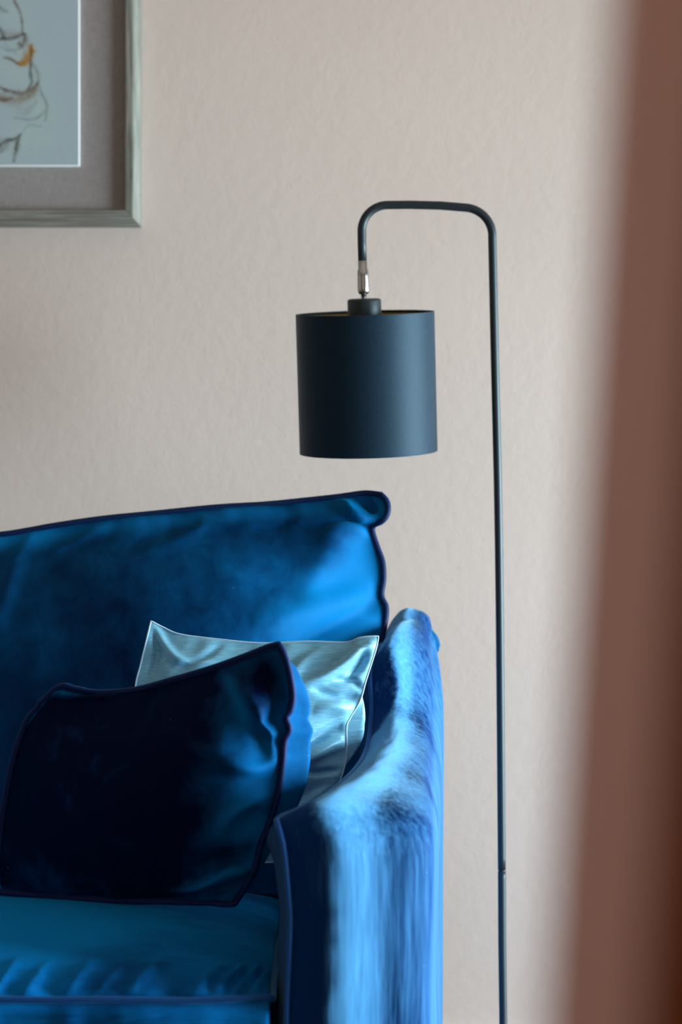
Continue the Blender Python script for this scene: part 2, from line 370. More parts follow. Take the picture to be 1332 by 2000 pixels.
# ------------------------------------------------------------------ soft goods simulation
def coons(top, right, bottom, left, nu, nv):
    T = catmull(top, nu); B = catmull(bottom, nu); L = catmull(left, nv); R = catmull(right, nv)
    u = np.linspace(0, 1, nu)[:, None, None]; v = np.linspace(0, 1, nv)[None, :, None]
    return ((1-v)*T[:, None]+v*B[:, None]+(1-u)*L[None]+u*R[None]
            - ((1-u)*(1-v)*T[0]+u*(1-v)*T[-1]+(1-u)*v*B[0]+u*v*B[-1]))
def normals(X, s):
    du = np.gradient(X, axis=0); dv = np.gradient(X, axis=1)
    n = np.cross(du, dv)*s; n /= np.linalg.norm(n, axis=2, keepdims=True)+1e-12; return n
def inflate(base, sgn, bulge, slack=(1.05, 1.05), press=1.0, steps=220, seed=0, rough=0.004, clamp=None, bend=0.12, rscale=9, target=None):
    nu, nv, _ = base.shape
    u = np.linspace(0, 1, nu)[:, None]; v = np.linspace(0, 1, nv)[None, :]
    h = (np.clip(4*u*(1-u), 0, 1)**0.55)*(np.clip(4*v*(1-v), 0, 1)**0.55)
    n0 = normals(base, sgn)
    X = base+n0*(bulge*h)[..., None]
    X = X+n0*(rough*h*2*fbm(u*rscale+0*v, v*rscale+0*u, seed))[..., None]
    Ru = np.linalg.norm(base[1:]-base[:-1], axis=2)*slack[0]
    Rv = np.linalg.norm(base[:, 1:]-base[:, :-1], axis=2)*slack[1]
    # crosswise length must follow the stretched weave
    Rd = np.sqrt(Ru[:, :-1]**2+Rv[:-1, :]**2); 
    pin = np.zeros((nu, nv), bool); pin[0] = pin[-1] = True; pin[:, 0] = pin[:, -1] = True
    W = (~pin).astype(float)
    V = np.zeros_like(X); cell = np.mean(Ru)
    def proj(A, Bi, wa, wb, R, k):
        d = X[Bi]-X[A]; l = np.linalg.norm(d, axis=-1)+1e-12; ws = wa+wb; ws = np.where(ws == 0, 1, ws)
        c = (k*(l-R)/l/ws)[..., None]*d
        X[A] += c*wa[..., None]; X[Bi] -= c*wb[..., None]
    for it in range(steps):
        n = normals(X, sgn)
        V *= 0.9
        V += n*(press*cell*0.05)*W[..., None]
        X0 = X.copy(); X += V
        for rep in range(3):
            for o in (0, 1):
                A = (slice(o, nu-1, 2), slice(None)); Bi = (slice(o+1, nu, 2), slice(None)); proj(A, Bi, W[A], W[Bi], Ru[o::2], 0.95)
                A = (slice(None), slice(o, nv-1, 2)); Bi = (slice(None), slice(o+1, nv, 2)); proj(A, Bi, W[A], W[Bi], Rv[:, o::2], 0.95)
            for o in (0, 1):
                A = (slice(o, nu-1, 2), slice(0, nv-1)); Bi = (slice(o+1, nu, 2), slice(1, nv)); proj(A, Bi, W[A], W[Bi], Rd[o::2], 0.15)
                A = (slice(o, nu-1, 2), slice(1, nv)); Bi = (slice(o+1, nu, 2), slice(0, nv-1)); proj(A, Bi, W[A], W[Bi], Rd[o::2], 0.15)
        lap = np.zeros_like(X)
        lap[1:-1, 1:-1] = (X[2:, 1:-1]+X[:-2, 1:-1]+X[1:-1, 2:]+X[1:-1, :-2])/4-X[1:-1, 1:-1]
        X += bend*lap
        if clamp is not None: X = np.where(W[..., None] > 0, clamp(X), X)
        V = (X-X0)*W[..., None]
        vm = np.linalg.norm(V, axis=2, keepdims=True); V *= np.minimum(1, 0.4*cell/(vm+1e-12))
    if target is not None:
        nm = n0.mean((0, 1)); nm /= np.linalg.norm(nm); D = X-base; c = D@nm; Lu = Ru.sum(0).mean(); Lv = Rv.sum(1).mean(); ed = np.minimum(np.minimum(u, 1-u)*Lu, np.minimum(v, 1-v)*Lv); c = c*(0.25+0.75*(1-np.exp(-ed/0.045))); T = D-c[..., None]*nm
        k = target/np.percentile(c, 97)
        X = base+nm*(c*k)[..., None]+T*min(1, k)*0.35
        if clamp is not None: X = np.where(W[..., None] > 0, clamp(X), X)
    return X
def seam_gather(X, sgn, amp, width, freq, seed, edges='tblr'):
    """small puckers that run in from the seams"""
    nu, nv, _ = X.shape; n = normals(X, sgn)
    su = np.linspace(0, 1, nu)[:, None]; sv = np.linspace(0, 1, nv)[None, :]
    Lu = np.linalg.norm(np.diff(X[:, nv//2], axis=0), axis=1).sum(); Lv = np.linalg.norm(np.diff(X[nu//2], axis=0), axis=1).sum()
    D = np.zeros((nu, nv))
    def g(dist, along, sd):
        wv = width*(0.6+1.2*(vnoise(along*freq*0.31+0*dist, 0*along+0*dist, sd+9)+0.5))
        return (vnoise(along*freq+dist*2*freq*0.12, 0*dist+0.3, sd)+0.35*vnoise(along*freq*2.3+0*dist, 0*dist+0.6, sd+3))*np.exp(-(dist/wv)**1.3)*(1-np.exp(-dist/0.006))
    if 't' in edges: D = D+g(sv*Lv+0*su, su*Lu+0*sv, seed)
    if 'b' in edges: D = D+g((1-sv)*Lv+0*su, su*Lu+0*sv, seed+1)
    if 'l' in edges: D = D+g(su*Lu+0*sv, sv*Lv+0*su, seed+2)
    if 'r' in edges: D = D+g((1-su)*Lu+0*sv, sv*Lv+0*su, seed+5)
    return X+n*(amp*D)[..., None]
def fold(X, sgn, pts, width, h, asym=0.0):
    """raised or sunk crease along a polyline given in the sheet's own (u,v)"""
    nu, nv, _ = X.shape; n = normals(X, sgn)
    U, Vv = np.meshgrid(np.linspace(0, 1, nu), np.linspace(0, 1, nv), indexing='ij')
    pts = catmull([(a, b, 0) for a, b in pts], 40)[:, :2]
    best = np.full(U.shape, 9.0); par = np.zeros(U.shape)
    for i in range(len(pts)-1):
        a = pts[i]; d = pts[i+1]-a; t = np.clip(((U-a[0])*d[0]+(Vv-a[1])*d[1])/(d@d+1e-12), 0, 1)
        q = np.hypot(U-a[0]-t*d[0], Vv-a[1]-t*d[1]); m = q < best; best = np.where(m, q, best); par = np.where(m, (i+t)/39.0, par)
    e = np.sin(np.pi*np.clip(par*0.94+0.03, 0, 1))**0.6
    edge = np.minimum(1, 30*np.minimum(np.minimum(U, 1-U), np.minimum(Vv, 1-Vv)))
    k = (np.exp(-(best/width)**2)-asym*np.exp(-(best/(2.2*width))**2))*e*edge
    return X+n*(h*k)[..., None]
def sheets_mesh(name, Xf, Xb, m, parent):
    nu, nv, _ = Xf.shape
    V = list(Xf.reshape(-1, 3)); idx = np.full((nu, nv), -1); k = nu*nv
    for i in range(nu):
        for j in range(nv):
            if i in (0, nu-1) or j in (0, nv-1): idx[i, j] = i*nv+j
            else: idx[i, j] = k; V.append(Xb[i, j]); k += 1
    F = []
    for i in range(nu-1):
        for j in range(nv-1):
            a = i*nv+j; F.append((a, a+1, a+nv+1, a+nv))
            F.append((idx[i, j], idx[i+1, j], idx[i+1, j+1], idx[i, j+1]))
    F = [f for f in F if len(set(f)) > 2]
    return mesh_obj(name, V, F, m, parent)
def rim(X):
    return np.vstack([X[:, 0], X[-1, 1:], X[::-1, -1][1:], X[0, ::-1][1:-1]])

def set_nap_light(o, Fv, back=0.0):  # per-vertex tone: pile patches plus painted light and shade
    n = len(o.data.vertices); a = np.full(n, back); f = Fv.reshape(-1); a[:len(f)] = f
    at = o.data.attributes.new('nap_light', 'FLOAT', 'POINT'); at.data.foreach_set('value', a)
def uvgrid(X): return np.meshgrid(np.linspace(0, 1, X.shape[0]), np.linspace(0, 1, X.shape[1]), indexing='ij')
def sstep(x, w): return 0.5+0.5*np.tanh(x/w)
def cpx(lst): return [P(*a) for a in lst]
def shrink_dup(o_list, dx, parent):
    for o in o_list:
        c = o.copy(); COL.objects.link(c); c.parent = parent; c.location.x += dx
        for ch in o.children:
            d = ch.copy(); COL.objects.link(d); d.parent = c

# ------------------------------------------------------------------ sofa
sofa = empty('sofa', (-0.72, 3.4, 0), 'royal blue velvet sofa with piped cushions against the wall', 'sofa')
# --- back cushion
top = [(-232, 1054, 3.76), (-160, 1056, 3.76), (-80, 1052, 3.77), (10, 1043, 3.77), (60, 1035, 3.77), (110, 1026, 3.77), (200, 1013, 3.77), (300, 1003, 3.77), (420, 991, 3.77), (520, 985, 3.77),
       (600, 977, 3.77), (660, 970, 3.765), (710, 963, 3.76), (744, 966, 3.75)]
right = [(744, 966, 3.75), (756, 980, 3.745), (757, 1002, 3.74), (746, 1018, 3.74), (729, 1027, 3.75), (728, 1042, 3.75), (738, 1072, 3.745), (747, 1098, 3.74), (749, 1130, 3.735), (745, 1164, 3.73),
         (754, 1186, 3.725), (752, 1215, 3.72), (743, 1262, 3.71), (735, 1330, 3.69), (722, 1420, 3.66), (712, 1560, 3.62), (704, 1700, 3.58), (690, 1745, 3.57)]
bottom = [(-238, 1745, 3.57), (0, 1752, 3.57), (400, 1752, 3.57), (690, 1745, 3.57)]
left = [(-232, 1054, 3.76), (-240, 1200, 3.72), (-240, 1450, 3.66), (-242, 1650, 3.60), (-238, 1745, 3.57)]
b0 = coons(cpx(top), cpx(right), cpx(bottom), cpx(left), 150, 110)
Xf = inflate(b0, 1, 0.09, (1.045, 1.035), 1.1, 170, 3, 0.006, target=0.09)
cen = Xf[75, 55]-b0[75, 55]
SG = 1 if cen[1] < 0 else -1
if SG < 0: Xf = inflate(b0, -1, 0.09, (1.045, 1.035), 1.1, 170, 3, 0.006, target=0.09)
Xb = inflate(b0, -SG, 0.04, (1.01, 1.01), 0.4, 60, 5, 0.0, target=0.035)
Xf = seam_gather(Xf, SG, 0.010, 0.07, 22, 11, 'tr')
Xf = fold(Xf, SG, [(0.913, 0.02), (0.931, 0.06), (0.988, 0.085)], 0.012, 0.014)
Xf = fold(Xf, SG, [(0.944, 0.0), (0.956, 0.03), (0.981, 0.06)], 0.014, -0.018)
Xf = fold(Xf, SG, [(0.988, 0.13), (0.925, 0.12), (0.875, 0.16)], 0.013, 0.010)
Xf = fold(Xf, SG, [(0.988, 0.26), (0.913, 0.30), (0.825, 0.34), (0.725, 0.36)], 0.03, 0.012)
Xf = fold(Xf, SG, [(0.981, 0.30), (0.900, 0.36), (0.800, 0.43)], 0.018, -0.010)
Xf = fold(Xf, SG, [(0.981, 0.38), (0.875, 0.44), (0.750, 0.58)], 0.03, 0.014)
Xf = fold(Xf, SG, [(0.963, 0.10), (0.875, 0.20), (0.838, 0.32)], 0.03, 0.008)
Xf = fold(Xf, SG, [(0.288, 0.03), (0.276, 0.15), (0.251, 0.32)], 0.02, 0.006)
Xf = fold(Xf, SG, [(0.650, 0.02), (0.625, 0.10), (0.525, 0.16)], 0.025, 0.006)
Xf = fold(Xf, SG, [(0.438, 0.02), (0.388, 0.08), (0.338, 0.12)], 0.02, 0.005)
bc = sheets_mesh('back_cushion', Xf, Xb, M['velvet'], sofa)
U, Vv = uvgrid(Xf); wob = 0.10*fbm(U*14+Vv*9, Vv*8-U*3, 19, 4)
lim = np.interp(Vv, [0, .05, .14, .22, .32, .45, .6, 1], [1.0, .98, .944, .894, .80, .725, .675, .675])
bf = -0.12+0.75*sstep(U-lim+wob*0.8, 0.045)+0.30*np.exp(-((Vv-0.03)/0.03)**2)  # pile patch plus painted light at right end and top rim, dim left
set_nap_light(bc, bf)
tube('piping', rim(Xf), 0.0048, M['piping'], bc, 10, True)

# --- seat cushion: top sheet + front band + bottom
xl, xr = -1.36, -0.088
ZP = 0.366
def seat_front(x):   # piping line, a little wavy
    return 2.972+0.004*math.sin(x*9)
xs = np.linspace(xl, xr, 14)
front = [(x, seat_front(x), ZP+0.006*math.sin(x*7+1)-0.004*(x > -0.2)) for x in xs]
backe = [(x, 3.60, 0.385) for x in xs]
b1 = coons(backe, [(xr, 3.60, 0.385), (xr, 3.3, 0.385), (xr, 3.05, 0.375), front[-1]], front, [(xl, 3.60, 0.385), (xl, 3.3, .385), front[0]], 220, 90)
sg = 1 if normals(b1, 1)[100, 40][2] > 0 else -1
Xt = inflate(b1, sg, 0.05, (1.01, 1.035), 0.8, 90, 21, 0.003)
sc = 0.058/(np.percentile(Xt[..., 2], 97)-0.375); Xt[..., 2] = b1[..., 2]+(Xt[..., 2]-b1[..., 2])*sc
Xt = seam_gather(Xt, sg, 0.016, 0.06, 34, 31, 'b')
for k, (a, wd, hh) in enumerate([(0.995, .004, .008), (0.98, .0045, .010), (0.963, .0045, .010), (0.945, .005, .009), (0.925, .006, .006), (0.86, .006, .007), (0.83, .006, .004), (.80, .006, .006), (.76, .006, .005), (.73, .006, .006), (.69, .006, .006), (.655, .005, .006)]):
    lean = 0.012 if k > 4 else 0.004
    Xt = fold(Xt, sg, [(a, 0.99), (a+lean*0.5, 0.93), (a+lean, 0.84)], wd*.8, hh*1.5)
nb, nc = 220, 22
fr = Xt[:, -1]
band = np.zeros((nb, nc, 3)); 
for j in range(nc):
    t = j/(nc-1)
    band[:, j] = fr; band[:, j, 2] = fr[:, 2]*(1-t)+0.235*t
    wv = vnoise(np.arange(nb)/4.2, np.zeros(nb)+.2, 77)*0.012*math.exp(-((t-.12)/.35)**2)+vnoise(np.arange(nb)/9., np.zeros(nb), 78)*0.008
    band[:, j, 1] = fr[:, 1]-0.022*math.sin(math.pi*t)**0.8+wv*math.sin(math.pi*t)
V = list(Xt.reshape(-1, 3)); F = []; nv1 = Xt.shape[1]
for i in range(nb-1):
    for j in range(nv1-1):
        a = i*nv1+j; F.append((a, a+1, a+nv1+1, a+nv1))
o0 = len(V); V += list(band[:, 1:].reshape(-1, 3)); m1 = nc-1
bi = lambda i, j: i*nv1+nv1-1 if j == 0 else o0+i*m1+(j-1)
for i in range(nb-1):
    for j in range(nc-1): F.append((bi(i, j), bi(i, j+1), bi(i+1, j+1), bi(i+1, j)))
o1 = len(V)   # under side
for i in range(nb): V.append(np.array([Xt[i, 0, 0], 3.6, 0.235]))
for i in range(nb-1):
    F.append((bi(i, nc-1), o1+i, o1+i+1, bi(i+1, nc-1))); F.append((o1+i, i*nv1, (i+1)*nv1, o1+i+1))
for e in (0, nb-1):
    F.append(tuple([e*nv1+j for j in range(nv1)]+[bi(e, j) for j in range(1, nc)]+[o1+e]))
seat = mesh_obj('seat_cushion', V, F, M['velvet_seat'], sofa)
U, Vv = uvgrid(Xt)
set_nap_light(seat, 0.65*sstep(0.93-U-0.35*np.clip(Vv-.45, 0, 1)+0.05*fbm(U*9, Vv*4, 5), 0.07)*(1-0.40*sstep(Vv-0.80, 0.06))-0.1, -0.05)  # paints a lit top, dimmer front and the arm's shade at right
pip = fr.copy(); pip[:, 1] -= 0.003
pp = np.vstack([pip, [[fr[-1, 0]+.004, fr[-1, 1]+.01, fr[-1, 2]-.004], [xr+.003, 3.1, .375], [xr, 3.5, .385]]])
tube('piping', pp, 0.0042, M['piping_light'], seat, 8)
tube('piping', band[:, -1], 0.0042, M['piping_light'], seat, 8)

# --- arm
Pin = cpx([(566, 2420, 2.97), (567, 2200, 2.96), (563, 2000, 2.955), (567, 1880, 2.95), (570, 1800, 2.95), (565, 1730, 2.95), (558, 1660, 2.952), (549, 1622, 2.957), (543, 1602, 2.968), (556, 1594, 2.99), (590, 1580, 3.03),
           (635, 1556, 3.10), (678, 1522, 3.22), (706, 1490, 3.35), (719, 1462, 3.45), (725, 1430, 3.52), (729, 1380, 3.57), (726, 1325, 3.60), (733, 1285, 3.63), (742, 1264, 3.67),
           (752, 1258, 3.76), (752, 1262, 3.86), (748, 1600, 3.90), (745, 2150, 3.90)])
Pout = cpx([(838, 2420, 3.00), (842, 2200, 3.00), (838, 2000, 3.0), (840, 1880, 3.0), (842, 1800, 3.0), (843, 1730, 3.0), (844, 1670, 3.0), (844, 1635, 3.01), (844, 1615, 3.03), (843, 1600, 3.06), (842, 1580, 3.10),
            (841, 1558, 3.17), (840, 1530, 3.27), (841, 1500, 3.38), (842, 1470, 3.48), (843, 1430, 3.56), (844, 1380, 3.62), (843, 1325, 3.66), (838, 1280, 3.70), (832, 1252, 3.75),
            (835, 1240, 3.82), (843, 1243, 3.87), (842, 1600, 3.90), (840, 2150, 3.90)])
K = 200
both = catmull(np.hstack([np.array(Pin), np.array(Pout)]), K, True)
A, Bo = both[:, :3], both[:, 3:]
mid = (A+Bo)/2; Tn = np.roll(mid, -1, 0)-np.roll(mid, 1, 0); Tn[:, 0] = 0; Tn /= np.linalg.norm(Tn, axis=1)[:, None]
Nn = np.stack([np.zeros(K), -Tn[:, 2], Tn[:, 1]], 1)
C0 = np.array([0, 3.6, 0.4])
if np.mean(np.sum(Nn*(mid-C0), axis=1)) < 0: Nn = -Nn
for _ in range(6): Nn = (np.roll(Nn, 1, 0)+Nn+np.roll(Nn, -1, 0))/3
Nn /= np.linalg.norm(Nn, axis=1)[:, None]
mb = 34; V = []; F = []
ts = np.linspace(0, 1, mb)
for k in range(K):
    for t in ts:
        hgt = 0.030*(1-(1-min(t/0.45, 1))**2) if t < 0.45 else 0.030*math.sqrt(max(0, 1-((t-.45)/.55)**2))
        wr = 0.0035*fbm(np.array(k*0.16), np.array(t*4.0), 55)*min(1, t*8)*min(1, (1-t)*8)
        x = A[k]*(1-t)+Bo[k]*t+Nn[k]*(hgt+wr); V.append(x)
for k in range(K):
    l = (k+1) % K
    for j in range(mb-1): F.append((k*mb+j, k*mb+j+1, l*mb+j+1, l*mb+j))
def side(edge_idx, E, sx, H, q):
    base = len(V); R = 14
    c = np.array([np.median(E[:, 0]), 3.6, 0.4])
    for r in range(1, R+1):
        rr = 1-r/R
        for k in range(K):
            x = c*(1-rr)+E[k]*rr
            x[0] = E[k, 0]*min(1, rr*1.4)+c[0]*(1-min(1, rr*1.4)) + sx*H*(1-rr**q)
            V.append(x)
    for r in range(R-1 if False else R):
        for k in range(K):
            l = (k+1) % K
            a = edge_idx(k) if r == 0 else base+(r-1)*K+k; b = edge_idx(l) if r == 0 else base+(r-1)*K+l
            F.append((a, b, base+r*K+l, base+r*K+k))
nband = len(V)
side(lambda k: k*mb, A, -1, 0.022, 7)
side(lambda k: k*mb+mb-1, Bo, 1, 0.018, 6)
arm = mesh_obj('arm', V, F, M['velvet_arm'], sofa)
arm_nap_light = np.full(len(V), 0.5)
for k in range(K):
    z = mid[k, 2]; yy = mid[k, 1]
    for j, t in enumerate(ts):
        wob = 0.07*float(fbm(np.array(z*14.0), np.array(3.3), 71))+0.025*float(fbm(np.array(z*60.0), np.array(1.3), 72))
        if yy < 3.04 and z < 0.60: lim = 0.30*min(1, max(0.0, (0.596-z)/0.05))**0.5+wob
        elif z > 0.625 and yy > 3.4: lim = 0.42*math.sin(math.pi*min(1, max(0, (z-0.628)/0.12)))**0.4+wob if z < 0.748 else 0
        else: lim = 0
        arm_nap_light[k*mb+j] = 0.5+0.5*math.tanh((t-lim)/0.05)-0.80*(0.5+0.5*math.tanh((t-0.64-0.5*wob)/0.10))  # pressed pile patches, also painting lit and dim zones of the arm
    arm_nap_light
arm_nap_light[:nband] -= 0.5
ba = arm.data.attributes.new('nap_light', 'FLOAT', 'POINT'); ba.data.foreach_set('value', np.r_[arm_nap_light[:nband], np.r_[np.full((len(V)-nband)//2, -0.6), np.full((len(V)-nband)//2, 0.0)]])  # inner side face painted dark as shade
i_top = int(np.argmin(np.linalg.norm(A-Pin[21], axis=1)))
ap = A[:i_top+1].copy(); ap[:, 0] -= 0.002
tube('piping', ap, 0.0036, M['piping_light'], arm, 10)
# piping across the back top of the arm, ending in a folded ear
i20 = i_top
ez = [A[i20]+np.array([0, 0, .004]), A[i20]*.7+Bo[i20]*.3+Nn[i20]*.02+np.array([0, 0, .0]), A[i20]*.4+Bo[i20]*.6+Nn[i20]*.026, P(812, 1243, 3.86), P(822, 1233, 3.86), P(836, 1230, 3.86), P(846, 1240, 3.865), P(851, 1256, 3.87), P(853, 1270, 3.885)]
tube('piping', catmull(ez, 60), 0.0038, M['piping'], arm, 10)
ear = catmull([P(806, 1256, 3.85), P(822, 1243, 3.845), P(836, 1243, 3.845), P(846, 1256, 3.85), P(850, 1272, 3.87)], 24)
tube('corner_fold', ear, 0.0095*np.sin(np.linspace(.25, math.pi-.25, 24))+.002, M['velvet'], arm, 12)

# --- back frame, base, legs and the far arm (out of view)
box('back_frame', (-1.42, 0.06, 3.80, 3.90, 0.12, 0.735), M['velvet'], sofa, 0.03)
box('base', (-1.42, -0.075, 3.00, 3.80, 0.12, 0.232), M['velvet'], sofa, 0.015)
for lx, ly in ((0.02, 3.1), (0.07, 3.8), (-1.5, 3.1), (-1.5, 3.8)):
    lathe('leg', [(0.014, 0), (0.022, 0.1), (0.022, 0.135)], (lx, ly, 0), (0, 0, 1), M['leg'], sofa, 20)
# far arm mirrored about the middle of the sofa
am = arm.data.copy(); co = np.zeros(len(am.vertices)*3); am.vertices.foreach_get('co', co); co = co.reshape(-1, 3); co[:, 0] *= -1
am.vertices.foreach_set('co', co.ravel()); am.flip_normals(); am.update()
fa = bpy.data.objects.new('arm', am); COL.objects.link(fa); fa.parent = sofa; fa.location.x = -0.015
shrink_dup([bc], -0.795, sofa)

# ------------------------------------------------------------------ throw pillows
lp = empty('pale_blue_pillow', tuple(P(480, 1740, 3.40)), 'pale blue satin pillow leaning between the navy pillow and the sofa back', 'pillow')
top = [(295, 1213, 3.50), (320, 1226, 3.50), (352, 1239, 3.495), (420, 1248, 3.49), (510, 1256, 3.485), (600, 1253, 3.48), (675, 1255, 3.475), (705, 1246, 3.472), (739, 1243, 3.47)]
right = [(739, 1243, 3.47), (735, 1265, 3.465), (724, 1300, 3.46), (714, 1332, 3.455), (703, 1370, 3.45), (684, 1402, 3.447), (677, 1420, 3.445), (677, 1470, 3.44), (670, 1508, 3.43), (655, 1545, 3.425), (630, 1600, 3.42), (620, 1680, 3.40)]
bottom = [(262, 1690, 3.42), (400, 1690, 3.41), (520, 1685, 3.40), (620, 1680, 3.40)]
left = [(295, 1213, 3.50), (286, 1250, 3.49), (274, 1300, 3.48), (264, 1345, 3.47), (258, 1450, 3.45), (258, 1600, 3.43), (262, 1690, 3.42)]
b2 = coons(cpx(top), cpx(right), cpx(bottom), cpx(left), 130, 130)
Xf = inflate(b2, SG, 0.045, (1.05, 1.05), 1.0, 170, 41, 0.006, bend=0.08, target=0.042)
Xb = inflate(b2, -SG, 0.035, (1.02, 1.02), 0.8, 80, 43, 0.002, target=0.03)
def belly(X, dx, u0, su, v0, sv):
    uu = np.linspace(0, 1, X.shape[0])[:, None]; vv = np.linspace(0, 1, X.shape[1])[None, :]
    g = np.exp(-((uu-u0)/su)**2)*np.exp(-((vv-v0)/sv)**2)*np.minimum(1, (1-uu)*25)*np.minimum(1, np.minimum(vv, 1-vv)*12)
    X = X.copy(); X[..., 0] += dx*g; return X
Xb = belly(Xb, 0.044, 0.90, 0.14, 0.42, 0.15)
Xf = seam_gather(Xf, SG, 0.008, 0.05, 30, 51, 'tr')
for pts, wd, hh in [
    ([(0.03, 0.04), (0.07, 0.12), (0.06, 0.22)], .02, -.008),
    ([(0.02, 0.01), (0.10, 0.08), (0.20, 0.14), (0.32, .13)], .02, .007),
    ([(0.33, 0.02), (0.28, 0.10), (0.18, 0.18)], .02, -.006),
    ([(0.99, 0.03), (0.90, 0.10), (0.78, 0.20), (0.66, 0.24)], .022, .012),
    ([(0.96, 0.06), (0.95, 0.12), (0.91, 0.19)], .022, -.012),
    ([(0.99, 0.23), (0.93, 0.20), (0.86, 0.19)], .012, -.009),
    ([(0.99, 0.27), (0.90, 0.27), (0.78, 0.24)], .016, -.009),
    ([(0.97, 0.34), (0.88, 0.31), (0.80, 0.33)], .03, .010),
    ([(0.99, 0.41), (0.88, 0.44), (0.76, 0.52)], .022, -.011),
    ([(0.99, 0.47), (0.88, 0.50), (0.76, 0.57)], .026, .012),
    ([(0.98, 0.60), (0.90, 0.60), (0.80, 0.60)], .016, -.008),
    ([(0.96, 0.68), (0.88, 0.72), (0.76, 0.80)], .026, .009),
    ([(0.75, 0.05), (0.68, 0.15), (0.64, 0.35)], .03, .007),
    ([(0.66, 0.10), (0.58, 0.25), (0.60, 0.45)], .03, -.007)]:
    Xf = fold(Xf, SG, pts, wd, hh, 0.15)
body = sheets_mesh('cover', Xf, Xb, M['silk'], lp)
tube('edge_seam', rim(Xf), 0.0013, M['silk_edge'], lp, 8, True)

npil = empty('navy_pillow', tuple(P(330, 1768, 3.2250)), 'dark navy velvet pillow with piped seam in front, resting on the seat', 'pillow')
top = [(78, 1372, 3.2950), (118, 1340, 3.2910), (150, 1345, 3.2875), (195, 1352, 3.2825), (265, 1346, 3.2650), (340, 1326, 3.2450), (420, 1302, 3.2200), (480, 1280, 3.2000), (520, 1264, 3.1875), (545, 1257, 3.1800)]
right = [(545, 1257, 3.1800), (557, 1278, 3.1775), (568, 1320, 3.1750), (573, 1360, 3.1750), (568, 1388, 3.1750), (560, 1402, 3.1740), (566, 1424, 3.1730), (557, 1446, 3.1740), (553, 1490, 3.1725), (545, 1545, 3.1700),
         (530, 1600, 3.1700), (512, 1645, 3.1700), (500, 1690, 3.1725), (482, 1728, 3.1750), (458, 1766, 3.1800)]
bottom = [(-12, 1742, 3.2800), (100, 1752, 3.2700), (230, 1760, 3.2450), (340, 1762, 3.2150), (458, 1766, 3.1800)]
left = [(78, 1372, 3.2950), (50, 1410, 3.2950), (25, 1480, 3.2925), (5, 1580, 3.2900), (-8, 1680, 3.2850), (-12, 1742, 3.2800)]
b3 = coons(cpx(top), cpx(right), cpx(bottom), cpx(left), 140, 140)
def cl(X):
    X = X.copy(); X[..., 2] = np.maximum(X[..., 2], 0.432); return X
Xf = inflate(b3, SG, 0.06, (1.06, 1.06), 1.2, 180, 61, 0.007, cl, bend=0.08, target=0.06)
Xb = inflate(b3, -SG, 0.06, (1.05, 1.05), 1.2, 120, 63, 0.003, cl, bend=0.1, target=0.055)
Xb = belly(Xb, 0.048, 0.94, 0.10, 0.45, 0.42)
Xf = seam_gather(Xf, SG, 0.011, 0.06, 24, 71, 'trb')
for pts, wd, hh in [
    ([(0.80, 0.10), (0.86, 0.20), (0.93, 0.32), (0.97, 0.42)], .026, .019),
    ([(0.90, 0.08), (0.95, 0.18), (0.965, 0.30)], .038, -.018),
    ([(0.98, 0.44), (0.90, 0.46), (0.78, 0.42)], .025, .009),
    ([(0.98, 0.38), (0.93, 0.36), (0.88, 0.32)], .02, -.006),
    ([(0.98, 0.62), (0.92, 0.58), (0.86, 0.62), (0.84, 0.68)], .035, .018),
    ([(0.97, 0.74), (0.93, 0.80), (0.80, 0.80)], .035, -.019),
    ([(0.98, 0.86), (0.90, 0.86), (0.80, 0.90), (0.70, 0.92)], .022, .017),
    ([(0.97, 0.96), (0.92, 0.92), (0.86, 0.93)], .018, .008),
    ([(0.05, 0.02), (0.15, 0.06), (0.35, 0.05)], .025, .007),
    ([(0.60, 0.30), (0.72, 0.36), (0.85, 0.40)], .03, .005)]:
    Xf = fold(Xf, SG, pts, wd, hh, 0.12)
body = sheets_mesh('cover', Xf, Xb, M['navy'], npil)
U, Vv = uvgrid(Xf); nf = -0.30+0.38*sstep(U-0.80+0.12*fbm(U*6, Vv*6, 3), 0.10)  # left painted as shaded, right painted as lit
def blob(u0, v0, su, sv, a, rot=0.0):
    c, s_ = math.cos(rot), math.sin(rot); x = (U-u0)*c+(Vv-v0)*s_; y = -(U-u0)*s_+(Vv-v0)*c
    return a*np.exp(-(x/su)**2-(y/sv)**2)
nf += blob(.90, .56, .07, .12, .55)+blob(.94, .70, .04, .10, .5)+blob(.82, .20, .16, .022, .6, 1.15)+blob(.93, .42, .06, .05, .5)+blob(.87, .66, .07, .05, .35)+blob(.86, .875, .10, .02, .45, -.3)+blob(.10, .05, .10, .03, .5, -.1)  # painted highlights along the folds and bumps
nf -= blob(.90, .14, .05, .12, .4)+blob(.88, .76, .08, .04, .35)  # painted shade in the hollows between folds
set_nap_light(body, nf, 0.25)  # back sheet painted lighter, as lit from the right
rp = rim(Xf)
tube('piping', rp+np.array([0, -.001, 0]), 0.0038, M['piping_navy'], npil, 10, True)
for i in (2,):
    inn = np.vstack([Xf[i:-i, i], Xf[-i-1, i+1:-i], Xf[i:-i, -i-1][::-1][1:], Xf[i, i+1:-i-1][::-1]])
    tube('flange_seam', inn+np.array([0, -.0015, 0]), 0.0014, M['piping_navy'], npil, 6, True)

